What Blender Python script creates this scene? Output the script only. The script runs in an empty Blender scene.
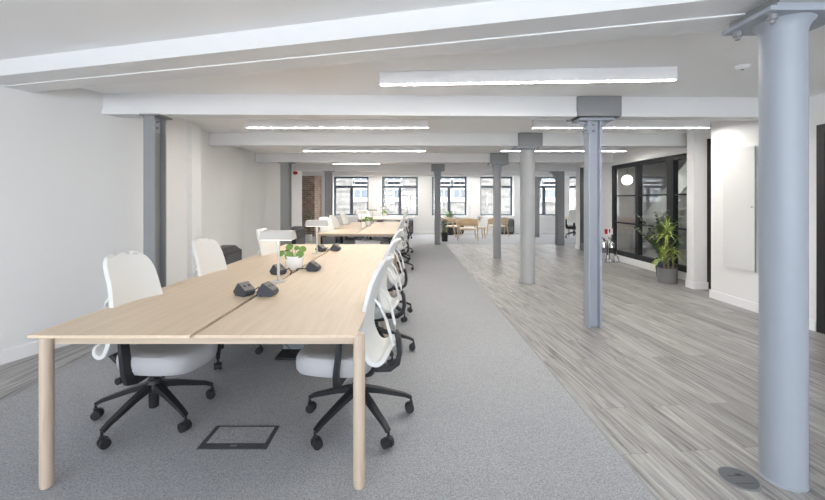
import bpy, bmesh, math, random
from mathutils import Vector, Matrix
random.seed(7)
C = bpy.context.scene.collection
PI = math.pi
F = 398.0; HC = 1.37; VX = 409.3; VY = 200.5      # focal length in px, eye height, vanishing point

# ------------------------------------------------------------------ materials
MATS = {}
def new_mat(name):
    m = bpy.data.materials.new(name); m.use_nodes = True
    return m, m.node_tree.nodes, m.node_tree.links, m.node_tree.nodes['Principled BSDF']

def plain(name, col, rough=0.5, metal=0.0, bump=0.0, bscale=200, var=0.0, spec=0.5, vscale=8):
    if name in MATS: return MATS[name]
    m, N, L, b = new_mat(name)
    b.inputs['Base Color'].default_value = (*col, 1)
    b.inputs['Roughness'].default_value = rough
    b.inputs['Metallic'].default_value = metal
    b.inputs['Specular IOR Level'].default_value = spec
    tc = N.new('ShaderNodeTexCoord')
    if var:
        n = N.new('ShaderNodeTexNoise'); n.inputs['Scale'].default_value = vscale; n.inputs['Detail'].default_value = 4
        L.new(tc.outputs['Object'], n.inputs['Vector'])
        mx = N.new('ShaderNodeMix'); mx.data_type = 'RGBA'
        mx.inputs[6].default_value = (*[c*(1-var) for c in col], 1)
        mx.inputs[7].default_value = (*[min(1, c*(1+var)) for c in col], 1)
        L.new(n.outputs['Fac'], mx.inputs[0]); L.new(mx.outputs[2], b.inputs['Base Color'])
    if bump:
        n2 = N.new('ShaderNodeTexNoise'); n2.inputs['Scale'].default_value = bscale; n2.inputs['Detail'].default_value = 3
        L.new(tc.outputs['Object'], n2.inputs['Vector'])
        bp = N.new('ShaderNodeBump'); bp.inputs['Strength'].default_value = bump; bp.inputs['Distance'].default_value = 0.002
        L.new(n2.outputs['Fac'], bp.inputs['Height']); L.new(bp.outputs['Normal'], b.inputs['Normal'])
    MATS[name] = m
    return m

def oak(name, light, dark, axis='Y', rough=0.5):
    if name in MATS: return MATS[name]
    m, N, L, b = new_mat(name)
    tc = N.new('ShaderNodeTexCoord'); mp = N.new('ShaderNodeMapping')
    s = {'X': (1.2, 26, 26), 'Y': (26, 1.2, 26), 'Z': (26, 26, 1.2)}[axis]
    mp.inputs['Scale'].default_value = s
    L.new(tc.outputs['Object'], mp.inputs['Vector'])
    n = N.new('ShaderNodeTexNoise'); n.inputs['Scale'].default_value = 1.6; n.inputs['Detail'].default_value = 7
    n.inputs['Roughness'].default_value = 0.62; n.inputs['Distortion'].default_value = 0.4
    L.new(mp.outputs['Vector'], n.inputs['Vector'])
    r = N.new('ShaderNodeValToRGB'); e = r.color_ramp.elements
    e[0].position = 0.28; e[0].color = (*dark, 1); e[1].position = 0.72; e[1].color = (*light, 1)
    L.new(n.outputs['Fac'], r.inputs['Fac']); L.new(r.outputs['Color'], b.inputs['Base Color'])
    b.inputs['Roughness'].default_value = rough
    MATS[name] = m
    return m

def planks(name, rot):
    m, N, L, b = new_mat(name)
    tc = N.new('ShaderNodeTexCoord'); mp = N.new('ShaderNodeMapping')
    mp.inputs['Rotation'].default_value = (0, 0, rot)
    L.new(tc.outputs['Object'], mp.inputs['Vector'])
    br = N.new('ShaderNodeTexBrick')
    br.inputs['Scale'].default_value = 1.0; br.inputs['Brick Width'].default_value = 1.25; br.inputs['Row Height'].default_value = 0.185
    br.inputs['Mortar Size'].default_value = 0.0012; br.inputs['Mortar Smooth'].default_value = 0.1; br.inputs['Bias'].default_value = 0.0
    br.offset = 0.37; br.offset_frequency = 2; br.squash = 1
    br.inputs['Color1'].default_value = (0.0, 0.0, 0.0, 1); br.inputs['Color2'].default_value = (1, 1, 1, 1); br.inputs['Mortar'].default_value = (0.2, 0.2, 0.2, 1)
    L.new(mp.outputs['Vector'], br.inputs['Vector'])
    # grain, shifted per plank
    add = N.new('ShaderNodeVectorMath'); add.operation = 'MULTIPLY_ADD'
    add.inputs[1].default_value = (7.3, 3.1, 5.7)
    L.new(br.outputs['Color'], add.inputs[0]); L.new(mp.outputs['Vector'], add.inputs[2])
    mg = N.new('ShaderNodeMapping'); mg.inputs['Scale'].default_value = (1.1, 19, 1)
    L.new(add.outputs['Vector'], mg.inputs['Vector'])
    n = N.new('ShaderNodeTexNoise'); n.inputs['Scale'].default_value = 1.5; n.inputs['Detail'].default_value = 8
    n.inputs['Roughness'].default_value = 0.6; n.inputs['Distortion'].default_value = 1.1
    L.new(mg.outputs['Vector'], n.inputs['Vector'])
    r = N.new('ShaderNodeValToRGB'); e = r.color_ramp.elements
    e[0].position = 0.33; e[0].color = (0.12, 0.117, 0.115, 1)
    e[1].position = 0.68; e[1].color = (0.43, 0.422, 0.412, 1)
    k = e.new(0.47); k.color = (0.265, 0.258, 0.25, 1)
    L.new(n.outputs['Fac'], r.inputs['Fac'])
    mx = N.new('ShaderNodeMix'); mx.data_type = 'RGBA'; mx.blend_type = 'MULTIPLY'; mx.inputs[0].default_value = 1.0
    rr = N.new('ShaderNodeMapRange'); rr.inputs['To Min'].default_value = 0.84; rr.inputs['To Max'].default_value = 1.14
    L.new(br.outputs['Color'], rr.inputs['Value'])
    L.new(r.outputs['Color'], mx.inputs[6]); L.new(rr.outputs['Result'], mx.inputs[7])
    md = N.new('ShaderNodeMix'); md.data_type = 'RGBA'; md.inputs[7].default_value = (0.07, 0.065, 0.06, 1)
    sc = N.new('ShaderNodeMath'); sc.operation = 'MULTIPLY'; sc.inputs[1].default_value = 0.6
    L.new(br.outputs['Fac'], sc.inputs[0]); L.new(sc.outputs[0], md.inputs[0]); L.new(mx.outputs[2], md.inputs[6])
    L.new(md.outputs[2], b.inputs['Base Color'])
    b.inputs['Roughness'].default_value = 0.36; b.inputs['Specular IOR Level'].default_value = 0.5
    bp = N.new('ShaderNodeBump'); bp.inputs['Strength'].default_value = 0.08; bp.inputs['Distance'].default_value = 0.002
    L.new(n.outputs['Fac'], bp.inputs['Height']); L.new(bp.outputs['Normal'], b.inputs['Normal'])
    return m

def carpet_mat():
    m, N, L, b = new_mat('carpet_pile')
    tc = N.new('ShaderNodeTexCoord')
    n = N.new('ShaderNodeTexNoise'); n.inputs['Scale'].default_value = 130; n.inputs['Detail'].default_value = 4; n.inputs['Roughness'].default_value = 0.7
    L.new(tc.outputs['Object'], n.inputs['Vector'])
    r = N.new('ShaderNodeValToRGB'); e = r.color_ramp.elements
    e[0].position = 0.3; e[0].color = (0.212, 0.218, 0.231, 1); e[1].position = 0.72; e[1].color = (0.54, 0.552, 0.574, 1)
    L.new(n.outputs['Fac'], r.inputs['Fac'])
    br = N.new('ShaderNodeTexBrick'); br.inputs['Scale'].default_value = 1; br.inputs['Brick Width'].default_value = 0.5; br.inputs['Row Height'].default_value = 0.5
    br.offset = 0; br.inputs['Mortar Size'].default_value = 0.0
    br.inputs['Color1'].default_value = (0.985, 0.985, 0.985, 1); br.inputs['Color2'].default_value = (1.015, 1.015, 1.015, 1)
    L.new(tc.outputs['Object'], br.inputs['Vector'])
    mx = N.new('ShaderNodeMix'); mx.data_type = 'RGBA'; mx.blend_type = 'MULTIPLY'; mx.inputs[0].default_value = 1
    L.new(r.outputs['Color'], mx.inputs[6]); L.new(br.outputs['Color'], mx.inputs[7])
    L.new(mx.outputs[2], b.inputs['Base Color'])
    b.inputs['Roughness'].default_value = 0.95; b.inputs['Specular IOR Level'].default_value = 0.1
    bp = N.new('ShaderNodeBump'); bp.inputs['Strength'].default_value = 0.5; bp.inputs['Distance'].default_value = 0.004
    L.new(n.outputs['Fac'], bp.inputs['Height']); L.new(bp.outputs['Normal'], b.inputs['Normal'])
    return m

def brick_mat(name, c1, c2, mort, w=0.225, h=0.075, vert='XZ'):
    m, N, L, b = new_mat(name)
    tc = N.new('ShaderNodeTexCoord'); sp = N.new('ShaderNodeSeparateXYZ'); cb = N.new('ShaderNodeCombineXYZ')
    ad = N.new('ShaderNodeMath'); ad.operation = 'ADD'
    L.new(tc.outputs['Object'], sp.inputs[0]); L.new(sp.outputs['X'], ad.inputs[0]); L.new(sp.outputs['Y'], ad.inputs[1])
    L.new(ad.outputs[0], cb.inputs['X']); L.new(sp.outputs['Z'], cb.inputs['Y'])
    br = N.new('ShaderNodeTexBrick'); br.inputs['Scale'].default_value = 1
    br.inputs['Brick Width'].default_value = w; br.inputs['Row Height'].default_value = h
    br.inputs['Mortar Size'].default_value = 0.008
    br.inputs['Color1'].default_value = (*c1, 1); br.inputs['Color2'].default_value = (*c2, 1); br.inputs['Mortar'].default_value = (*mort, 1)
    L.new(cb.outputs[0], br.inputs['Vector'])
    n = N.new('ShaderNodeTexNoise'); n.inputs['Scale'].default_value = 5; n.inputs['Detail'].default_value = 5
    L.new(tc.outputs['Object'], n.inputs['Vector'])
    rr = N.new('ShaderNodeMapRange'); rr.inputs['To Min'].default_value = 0.6; rr.inputs['To Max'].default_value = 1.4
    L.new(n.outputs['Fac'], rr.inputs['Value'])
    mx = N.new('ShaderNodeMix'); mx.data_type = 'RGBA'; mx.blend_type = 'MULTIPLY'; mx.inputs[0].default_value = 1
    L.new(br.outputs['Color'], mx.inputs[6]); L.new(rr.outputs['Result'], mx.inputs[7])
    L.new(mx.outputs[2], b.inputs['Base Color']); b.inputs['Roughness'].default_value = 0.9
    return m

def glass_mat(name, tint=(1, 1, 1), refl=1.0):
    m = bpy.data.materials.new(name); m.use_nodes = True
    N, L = m.node_tree.nodes, m.node_tree.links
    N.clear()
    o = N.new('ShaderNodeOutputMaterial'); t = N.new('ShaderNodeBsdfTransparent'); g = N.new('ShaderNodeBsdfGlossy')
    t.inputs['Color'].default_value = (*tint, 1); g.inputs['Roughness'].default_value = 0.0
    fr = N.new('ShaderNodeFresnel'); ge = N.new('ShaderNodeNewGeometry'); ir = N.new('ShaderNodeMapRange')
    ir.inputs['To Min'].default_value = 1.5; ir.inputs['To Max'].default_value = 1/1.5
    L.new(ge.outputs['Backfacing'], ir.inputs['Value']); L.new(ir.outputs['Result'], fr.inputs['IOR'])
    ml = N.new('ShaderNodeMath'); ml.operation = 'MULTIPLY'; ml.inputs[1].default_value = refl; ml.use_clamp = True
    mx = N.new('ShaderNodeMixShader')
    L.new(fr.outputs[0], ml.inputs[0]); L.new(ml.outputs[0], mx.inputs[0]); L.new(t.outputs[0], mx.inputs[1]); L.new(g.outputs[0], mx.inputs[2])
    L.new(mx.outputs[0], o.inputs['Surface'])
    return m

def emit_mat(name, col, strength):
    m = bpy.data.materials.new(name); m.use_nodes = True
    N, L = m.node_tree.nodes, m.node_tree.links
    N.clear()
    o = N.new('ShaderNodeOutputMaterial'); e = N.new('ShaderNodeEmission')
    e.inputs['Color'].default_value = (*col, 1); e.inputs['Strength'].default_value = strength
    L.new(e.outputs[0], o.inputs['Surface'])
    return m

LAMP = 48.0
M_wall = plain('white_wall_paint', (0.80, 0.80, 0.80), 0.6, bump=0.05, bscale=60, var=0.012, vscale=1.5)
M_ceil = plain('white_ceiling_paint', (0.86, 0.86, 0.86), 0.7, var=0.01, vscale=1.2)
M_beam = plain('white_beam_paint', (0.74, 0.74, 0.745), 0.5)
M_trim = plain('white_trim_paint', (0.85, 0.85, 0.86), 0.35)
M_floor = planks('grey_wood_planks', math.radians(-95))
M_floor2 = planks('grey_wood_planks_strip', math.radians(-86))
M_carpet = carpet_mat()
M_board = plain('off_white_board', (0.70, 0.70, 0.70), 0.5)
M_brick = brick_mat('old_brown_brick', (0.20, 0.13, 0.10), (0.34, 0.24, 0.19), (0.40, 0.36, 0.32))
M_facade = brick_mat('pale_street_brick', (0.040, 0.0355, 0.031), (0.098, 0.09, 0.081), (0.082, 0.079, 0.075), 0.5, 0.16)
M_steel = plain('daylight_tinted_column_paint', (0.33, 0.36, 0.41), 0.42, bump=0.12, bscale=45, var=0.03)  # blue cast of daylight on the near columns is put into this colour
M_steel3 = plain('mid_grey_column_paint', (0.34, 0.348, 0.36), 0.45, bump=0.08, bscale=45, var=0.03)
M_steel2 = plain('grey_column_paint', (0.262, 0.268, 0.279), 0.42, bump=0.08, bscale=45, var=0.03)
M_dark = plain('charcoal_frame_metal', (0.02, 0.022, 0.025), 0.5, spec=0.25)
M_win = plain('slate_window_metal', (0.075, 0.088, 0.11), 0.4)
M_black = plain('black_plastic', (0.018, 0.019, 0.022), 0.42)
M_black2 = plain('black_door_paint', (0.016, 0.016, 0.018), 0.45)
M_unit = plain('black_unit_metal', (0.035, 0.037, 0.042), 0.4)
M_unit2 = plain('charcoal_grille_metal', (0.14, 0.145, 0.155), 0.45)
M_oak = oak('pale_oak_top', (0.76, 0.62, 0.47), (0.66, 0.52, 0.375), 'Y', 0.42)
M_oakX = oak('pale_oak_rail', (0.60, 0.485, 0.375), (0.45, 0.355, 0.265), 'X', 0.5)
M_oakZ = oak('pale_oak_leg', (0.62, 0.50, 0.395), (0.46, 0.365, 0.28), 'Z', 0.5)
M_oak2 = oak('honey_oak', (0.57, 0.43, 0.275), (0.44, 0.32, 0.195), 'X', 0.45)
M_white = plain('white_back_mesh', (0.74, 0.74, 0.725), 0.55, bump=0.1, bscale=300)
M_whitep = plain('white_plastic', (0.83, 0.83, 0.82), 0.4)
M_seat = plain('pale_grey_seat_fabric', (0.46, 0.46, 0.475), 0.9, bump=0.25, bscale=420, var=0.03)
M_seatd = plain('black_seat_fabric', (0.03, 0.03, 0.032), 0.9)
M_lampw = plain('white_lamp_metal', (0.52, 0.50, 0.475), 0.45)
M_mod = plain('charcoal_module_plastic', (0.04, 0.043, 0.054), 0.45)
M_modf = plain('grey_module_face', (0.20, 0.195, 0.185), 0.6, bump=0.3, bscale=300, var=0.15, vscale=80)
M_pot = plain('white_ceramic', (0.84, 0.83, 0.82), 0.4)
M_potg = plain('grey_stone_pot', (0.155, 0.155, 0.15), 0.7, var=0.06)
M_potb = plain('dark_blue_pot', (0.025, 0.045, 0.085), 0.5)
M_soil = plain('dark_soil', (0.03, 0.022, 0.016), 0.95)
M_leaf = plain('fresh_green_leaf', (0.165, 0.30, 0.075), 0.5, var=0.25, vscale=20)
M_leafd = plain('dark_green_leaf', (0.05, 0.095, 0.042), 0.4, var=0.3, vscale=20)
M_leafy = plain('yellow_green_leaf', (0.33, 0.42, 0.10), 0.45, var=0.3, vscale=16)
M_stem = plain('green_stem', (0.16, 0.22, 0.08), 0.6)
M_cane = plain('brown_cane', (0.20, 0.15, 0.09), 0.8)
M_chrome = plain('polished_steel', (0.72, 0.73, 0.75), 0.18, 1.0)
M_red = plain('red_plastic', (0.45, 0.02, 0.02), 0.4)
M_box = plain('grey_floor_box_metal', (0.10, 0.11, 0.125), 0.4, 0.3)
M_boxl = plain('brushed_lid_metal', (0.25, 0.27, 0.29), 0.4, 0.5)
M_lamp = emit_mat('lamp_diffuser', (1.0, 0.955, 0.89), LAMP)
M_desklamp = emit_mat('desk_lamp_diffuser', (1.0, 0.94, 0.84), 2.0)
M_globe = emit_mat('globe_glow', (1.0, 0.93, 0.82), 2.6)
M_glass = glass_mat('window_glass', (0.97, 0.98, 0.99), 0.8)
M_glass2 = glass_mat('partition_glass', (0.93, 0.94, 0.95), 1.3)
M_balu = plain('pale_balustrade', (0.62, 0.66, 0.63), 0.3)
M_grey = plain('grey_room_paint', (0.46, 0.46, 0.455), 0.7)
M_cushion = plain('cream_cushion', (0.80, 0.74, 0.64), 0.9)
M_paving = plain('street_paving', (0.5, 0.5, 0.5), 0.9)
M_pane = plain('dark_street_window', (0.045, 0.055, 0.07), 0.3)
M_sash = plain('street_window_paint', (0.24, 0.24, 0.24), 0.6)

# ------------------------------------------------------------------ mesh builder
class MB:
    def __init__(s): s.bm = bmesh.new()
    def box(s, x0, x1, y0, y1, z0, z1, mat=None):
        v = [s.bm.verts.new(p) for p in ((x0,y0,z0),(x1,y0,z0),(x1,y1,z0),(x0,y1,z0),(x0,y0,z1),(x1,y0,z1),(x1,y1,z1),(x0,y1,z1))]
        if mat is not None:
            for q in v: q.co = mat @ q.co
        for f in ((0,3,2,1),(4,5,6,7),(0,1,5,4),(1,2,6,5),(2,3,7,6),(3,0,4,7)): s.bm.faces.new([v[i] for i in f])
        return s
    def prism(s, pts, z0, z1, mat=None):          # pts ccw in xy
        a = [s.bm.verts.new((p[0], p[1], z0)) for p in pts]; b = [s.bm.verts.new((p[0], p[1], z1)) for p in pts]
        n = len(pts)
        if mat is not None:
            for q in a + b: q.co = mat @ q.co
        s.bm.faces.new(a[::-1]); s.bm.faces.new(b)
        for i in range(n): s.bm.faces.new([a[i], a[(i+1) % n], b[(i+1) % n], b[i]])
        return s
    def lathe(s, prof, n=28, c=(0, 0), mat=None):  # prof list (r,z)
        rings = []
        for r, z in prof:
            if r < 1e-5: vs = [s.bm.verts.new((c[0], c[1], z))]
            else: vs = [s.bm.verts.new((c[0]+r*math.cos(2*PI*i/n), c[1]+r*math.sin(2*PI*i/n), z)) for i in range(n)]
            if mat is not None:
                for q in vs: q.co = mat @ q.co
            rings.append(vs)
        for a, b in zip(rings, rings[1:]):
            if len(a) == 1 and len(b) == 1: continue
            for i in range(n):
                j = (i+1) % n
                if len(a) == 1: s.bm.faces.new([a[0], b[j], b[i]])
                elif len(b) == 1: s.bm.faces.new([a[i], a[j], b[0]])
                else: s.bm.faces.new([a[i], a[j], b[j], b[i]])
        if len(rings[0]) > 1: s.bm.faces.new(rings[0][::-1])
        if len(rings[-1]) > 1: s.bm.faces.new(rings[-1])
        return s
    def cyl(s, p, q, r, r2=None, n=14):
        r2 = r if r2 is None else r2
        p, q = Vector(p), Vector(q); d = (q-p)
        m = Matrix.Translation(p) @ d.to_track_quat('Z', 'Y').to_matrix().to_4x4()
        return s.lathe([(r, 0), (r2, d.length)], n, mat=m)
    def tube(s, pts, r, n=8, sx=1.0, up=None):    # sweep, ellipse section; r number or list
        pts = [Vector(p) for p in pts]; rings = []
        rs = r if isinstance(r, (list, tuple)) else [r]*len(pts)
        for i, p in enumerate(pts):
            t = (pts[min(i+1, len(pts)-1)] - pts[max(i-1, 0)]).normalized()
            u = Vector(up) if up else (Vector((0,0,1)) if abs(t.z) < 0.9 else Vector((1,0,0)))
            a = t.cross(u)
            if a.length < 1e-4: a = t.cross(Vector((0,1,0)))
            a.normalize(); b = a.cross(t).normalized()
            rings.append([s.bm.verts.new(p + a*math.cos(2*PI*k/n)*rs[i]*sx + b*math.sin(2*PI*k/n)*rs[i]) for k in range(n)])
        for a, b in zip(rings, rings[1:]):
            for k in range(n): s.bm.faces.new([a[k], a[(k+1) % n], b[(k+1) % n], b[k]])
        s.bm.faces.new(rings[0][::-1]); s.bm.faces.new(rings[-1])
        return s
    def bar(s, pts, w, h, up=(0, 0, 1)):          # rectangular sweep, w,h lists or numbers
        pts = [Vector(p) for p in pts]; rings = []
        ws = w if isinstance(w, (list, tuple)) else [w]*len(pts); hs = h if isinstance(h, (list, tuple)) else [h]*len(pts)
        for i, p in enumerate(pts):
            t = (pts[min(i+1, len(pts)-1)] - pts[max(i-1, 0)]).normalized()
            a = t.cross(Vector(up))
            if a.length < 1e-4: a = t.cross(Vector((0,1,0)))
            a.normalize(); b = a.cross(t).normalized()
            rings.append([s.bm.verts.new(p + a*x*ws[i]/2 + b*y*hs[i]/2) for x, y in ((-1,-1),(1,-1),(1,1),(-1,1))])
        for a, b in zip(rings, rings[1:]):
            for k in range(4): s.bm.faces.new([a[k], a[(k+1) % 4], b[(k+1) % 4], b[k]])
        s.bm.faces.new(rings[0][::-1]); s.bm.faces.new(rings[-1])
        return s
    def slab(s, outline, prof, deform=None):      # outline xy pts around origin, prof (scale, z)
        rings = []
        for sc, z in prof:
            vs = []
            for x, y in outline:
                p = Vector((x*sc, y*sc, z))
                if deform: p = deform(p)
                vs.append(s.bm.verts.new(p))
            rings.append(vs)
        n = len(outline)
        for a, b in zip(rings, rings[1:]):
            for i in range(n): s.bm.faces.new([a[i], a[(i+1) % n], b[(i+1) % n], b[i]])
        s.bm.faces.new(rings[0][::-1]); s.bm.faces.new(rings[-1])
        return s
    def grid(s, fn, nu, nv):
        g = [[s.bm.verts.new(fn(u/(nu-1), v/(nv-1))) for u in range(nu)] for v in range(nv)]
        for j in range(nv-1):
            for i in range(nu-1): s.bm.faces.new([g[j][i], g[j][i+1], g[j+1][i+1], g[j+1][i]])
        return s
    def leaf(s, p, d, up, length, width, droop=0.2, segs=5, fold=0.15):
        p, d, up = Vector(p), Vector(d).normalized(), Vector(up)
        side = d.cross(up)
        if side.length < 1e-3: side = d.cross(Vector((1, 0, 0)))
        side.normalize(); nrm = side.cross(d).normalized()
        prev = None
        for i in range(segs+1):
            t = i/segs
            c = p + d*length*t - Vector((0, 0, 1))*droop*length*t*t
            w = width*0.5*max(0.02, math.sin(PI*min(1, 0.08+0.92*t)**0.8))
            row = [s.bm.verts.new(c - side*w + nrm*fold*w), s.bm.verts.new(c), s.bm.verts.new(c + side*w + nrm*fold*w)]
            if prev:
                s.bm.faces.new([prev[0], prev[1], row[1], row[0]]); s.bm.faces.new([prev[1], prev[2], row[2], row[1]])
            prev = row
        return s
    def build(s, name, mat, parent=None, smooth=True, bevel=0, subsurf=0, solid=0, keepn=False):
        if not keepn: bmesh.ops.recalc_face_normals(s.bm, faces=s.bm.faces)
        me = bpy.data.meshes.new(name); s.bm.to_mesh(me); s.bm.free()
        if smooth:
            for p in me.polygons: p.use_smooth = True
            if hasattr(me, 'set_sharp_from_angle'): me.set_sharp_from_angle(angle=math.radians(38))
        o = bpy.data.objects.new(name, me); C.objects.link(o)
        me.materials.append(mat)
        if parent is not None: o.parent = parent
        if solid:
            md = o.modifiers.new('solid', 'SOLIDIFY'); md.thickness = solid; md.offset = 0
        if bevel:
            md = o.modifiers.new('bevel', 'BEVEL'); md.width = bevel; md.segments = 2; md.limit_method = 'ANGLE'
        if subsurf:
            md = o.modifiers.new('sub', 'SUBSURF'); md.levels = subsurf; md.render_levels = subsurf
        return o

def tag(o, label=None, cat=None, group=None, kind=None):
    if label: o['label'] = label
    if cat: o['category'] = cat
    if group: o['group'] = group
    if kind: o['kind'] = kind
    return o
def thing(name, label, cat, loc=(0, 0, 0), rz=0, group=None):
    o = bpy.data.objects.new(name, None); C.objects.link(o)
    o.location = loc; o.rotation_euler = (0, 0, rz); o.empty_display_size = 0.1
    return tag(o, label, cat, group)
def dup(root, loc, rz, label=None, group=None):
    r = root.copy(); C.objects.link(r); r.location = loc; r.rotation_euler = (0, 0, rz)
    if label: r['label'] = label
    if group: r['group'] = group
    for ch in list(root.children):
        c = ch.copy(); C.objects.link(c); c.parent = r
        for g in list(ch.children):
            d = g.copy(); C.objects.link(d); d.parent = c
    return r
def struct(o): o['kind'] = 'structure'; return o

# ------------------------------------------------------------------ room shell
ZC = 2.47
YB = 16.4            # back wall inner face
YR = -4.2            # rear wall behind the viewer
o = struct(MB().box(-2.9, 9.2, YR, YB, -0.06, 0.0).build('floor', M_floor, smooth=False))
o = struct(MB().box(-6.2, -2.9, YR, YB, -0.06, 0.0).build('floor', M_floor2, smooth=False))
cp = MB().prism([(-2.76, YR), (1.129, YR), (1.129, 12.5), (9.1, 12.5), (9.1, YB), (-2.76, YB)], 0.0005, 0.006)
struct(cp.build('carpet', M_carpet, smooth=False))
struct(MB().box(1.127, 1.136, YR, 12.5, 0.0005, 0.0075).build('trim_1', M_boxl, smooth=False))
struct(MB().box(-6.2, 9.3, YR, YB+0.35, ZC, ZC+0.2).build('ceiling', M_ceil, smooth=False))

# left wall: polyline extruded outward
LW = [(-5.83, YR), (-3.42, 3.325), (-2.955, 4.6), (-3.08, 5.52), (-3.02, 5.54), (-3.04, 5.81), (-3.12, 5.83), (-3.42, 7.3), (-3.58, 8.6), (-3.58, 9.9), (-3.45, 12.8), (-4.6, 12.8), (-4.6, YB)]
LW[0] = (-3.42 + 0.365*(YR-3.325), YR)
outer = [(-6.4, YB), (-6.4, YR)]
struct(MB().prism(LW + outer, 0, ZC).build('wall_left', M_wall, smooth=False))
def skirting(name, pts, h=0.11, t=0.018, side=1):
    mb = MB()
    for (a, b) in zip(pts, pts[1:]):
        a, b = Vector((*a, 0)), Vector((*b, 0)); d = (b-a)
        if d.length < 1e-4: continue
        nrm = Vector((d.y, -d.x, 0)).normalized()*t*side; e = d.normalized()*t*0.5
        mb.prism([(a-e).xy, (b+e).xy, (b+e+nrm).xy, (a-e+nrm).xy] if side > 0 else [(a-e+nrm).xy, (b+e+nrm).xy, (b+e).xy, (a-e).xy], 0.0, h)
    return struct(mb.build(name, M_trim, smooth=False))
skirting('baseboard_left', LW[:11])
# old brick chimney breast
struct(MB().box(-4.6, -3.62, 15.2, YB, 0, ZC).build('wall_brick', M_brick, smooth=False))

# back wall with window openings
def px(x, d): return (x - VX)*d/F
def pz(y, d): return HC + (VY - y)*d/F
WIN = [(333, 368.4), (381.6, 418), (432, 467.4), (480.4, 513.8), (530, 562), (569.4, 604)]
wz0, wz1 = pz(216, YB), pz(176.3, YB)
mb = MB(); xs = -4.6
edges = [(px(a, YB), px(b, YB)) for a, b in WIN]
mb.box(-4.6, 9.2, YB, YB+0.35, -0.05, wz0); mb.box(-4.6, 9.2, YB, YB+0.35, wz1, ZC+0.1)
for a, b in edges + [(9.2, 9.2)]:
    if a - xs > 0.01: mb.box(xs, a, YB, YB+0.35, wz0, wz1)
    xs = b
struct(mb.build('wall_back', M_wall, smooth=False))
skirting('baseboard_back', [(-3.62, YB), (9.1, YB)])
def window(i, x0, x1, z0, z1, y, mull=True, tz=None, t=0.075):
    r = thing('window_%d' % i, None, None, ((x0+x1)/2, y, z0)); struct(r)
    w, h = (x1-x0)/2, z1-z0
    m = MB(); m.box(-w, w, -0.03, 0.03, 0, t); m.box(-w, w, -0.03, 0.03, h-t, h); m.box(-w, -w+t, -0.03, 0.03, t, h-t); m.box(w-t, w, -0.03, 0.03, t, h-t)
    m.build('window_frame', M_win, r, smooth=False)
    tzr = h*0.74
    MB().box(-w+t, w-t, -0.028, 0.028, tzr-0.05, tzr+0.05).build('transom', M_win, r, smooth=False)
    if mull: MB().box(-0.065, 0.065, -0.028, 0.028, t, tzr-0.05).build('mullion', M_win, r, smooth=False)
    MB().box(-w+t, w-t, -0.004, 0.004, t, h-t).build('pane', M_glass, r, smooth=False)
    MB().box(-w, w, -0.25, -0.03, 0.0, 0.012).build('window_sill', M_trim, r, smooth=False)
    return r
for i, (a, b) in enumerate(edges): window(i+1, a, b, wz0, wz1, YB+0.28)

# right side: near wall with black glazed door, recess, pier, partition, far wall
XR = 4.26
mb = MB()
mb.box(XR, 4.9, 4.155, 5.62, 0, ZC)            # wall with the white panel
mb.box(XR, 4.9, 3.05, 4.155, 2.16, ZC)         # above the door
mb.box(XR, 4.9, YR, 3.05, 0, ZC)
mb.box(4.72, 4.9, 5.62, 6.15, 0, ZC)           # back of the recess
mb.box(4.40, 4.60, 6.15, 6.31, 0, ZC); mb.box(4.60, 4.9, 6.22, 6.31, 0, ZC); mb.box(4.60, 4.73, 6.15, 6.22, 2.33, ZC)           # pier
struct(mb.build('wall_right', M_wall, smooth=False))
mb = MB()
mb.box(4.75, 4.9, 6.31, 9.36, 2.19, ZC); mb.box(4.73, 4.9, 6.31, 9.36, 0, 0.13)
mb.box(4.75, 4.9, 9.36, 10.2, 0, ZC); mb.box(4.75, 4.9, 10.2, 11.1, 2.28, ZC); mb.box(4.75, 4.9, 11.1, 11.35, 0, ZC)
struct(mb.build('wall_partition', M_wall, smooth=False))
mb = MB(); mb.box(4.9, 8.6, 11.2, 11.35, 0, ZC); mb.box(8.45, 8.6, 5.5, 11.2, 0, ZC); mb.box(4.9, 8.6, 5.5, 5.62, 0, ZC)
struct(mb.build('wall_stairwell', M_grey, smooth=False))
struct(MB().box(9.1, 9.3, 11.35, YB, 0, ZC).build('wall_far_right', M_wall, smooth=False))
skirting('baseboard_right', [(XR, 5.62), (XR, 4.17)], side=1)
skirting('baseboard_pier', [(4.60, 6.15), (4.40, 6.15), (4.40, 6.31)][::-1], side=1)
skirting('baseboard_far', [(4.75, 10.15), (4.75, 9.36)], side=1)
skirting('baseboard_end', [(4.9, 11.35), (4.75, 11.35), (4.75, 11.14)], side=1)
# doors
d1 = struct(thing('door_1', None, None, (XR+0.02, 3.6, 0)))
mb = MB(); mb.box(-0.03, 0.09, 0.475, 0.555, 0, 2.155); mb.box(-0.03, 0.09, -0.545, -0.475, 0, 2.155); mb.box(-0.03, 0.09, -0.475, 0.475, 2.07, 2.155)
mb.build('door_frame', M_black2, d1, smooth=False)
MB().box(0.02, 0.065, -0.475, 0.475, 0.005, 2.07).build('door_leaf', M_black2, d1, smooth=False)
mb = MB(); mb.box(-0.012, 0.02, 0.385, 0.435, 1.0, 1.17); mb.tube([(0.0, 0.41, 1.08), (-0.05, 0.41, 1.08), (-0.05, 0.30, 1.08)], 0.01)
mb.build('door_handle', M_chrome, d1)
d2 = struct(thing('door_2', None, None, (4.66, 6.195, 0)))
MB().box(-0.058, 0.058, -0.022, 0.022, 0.0, 2.328).build('door_leaf', M_black2, d2, smooth=False)
d3 = struct(thing('door_3', None, None, (4.80, 10.65, 0)))
MB().box(-0.04, 0.04, -0.448, 0.448, 0.0, 2.278).build('door_leaf', M_black2, d3, smooth=False)
MB().box(-0.052, -0.04, -0.35, 0.35, 0.02, 0.2).build('kick_plate', M_unit2, d3, smooth=False)

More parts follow.
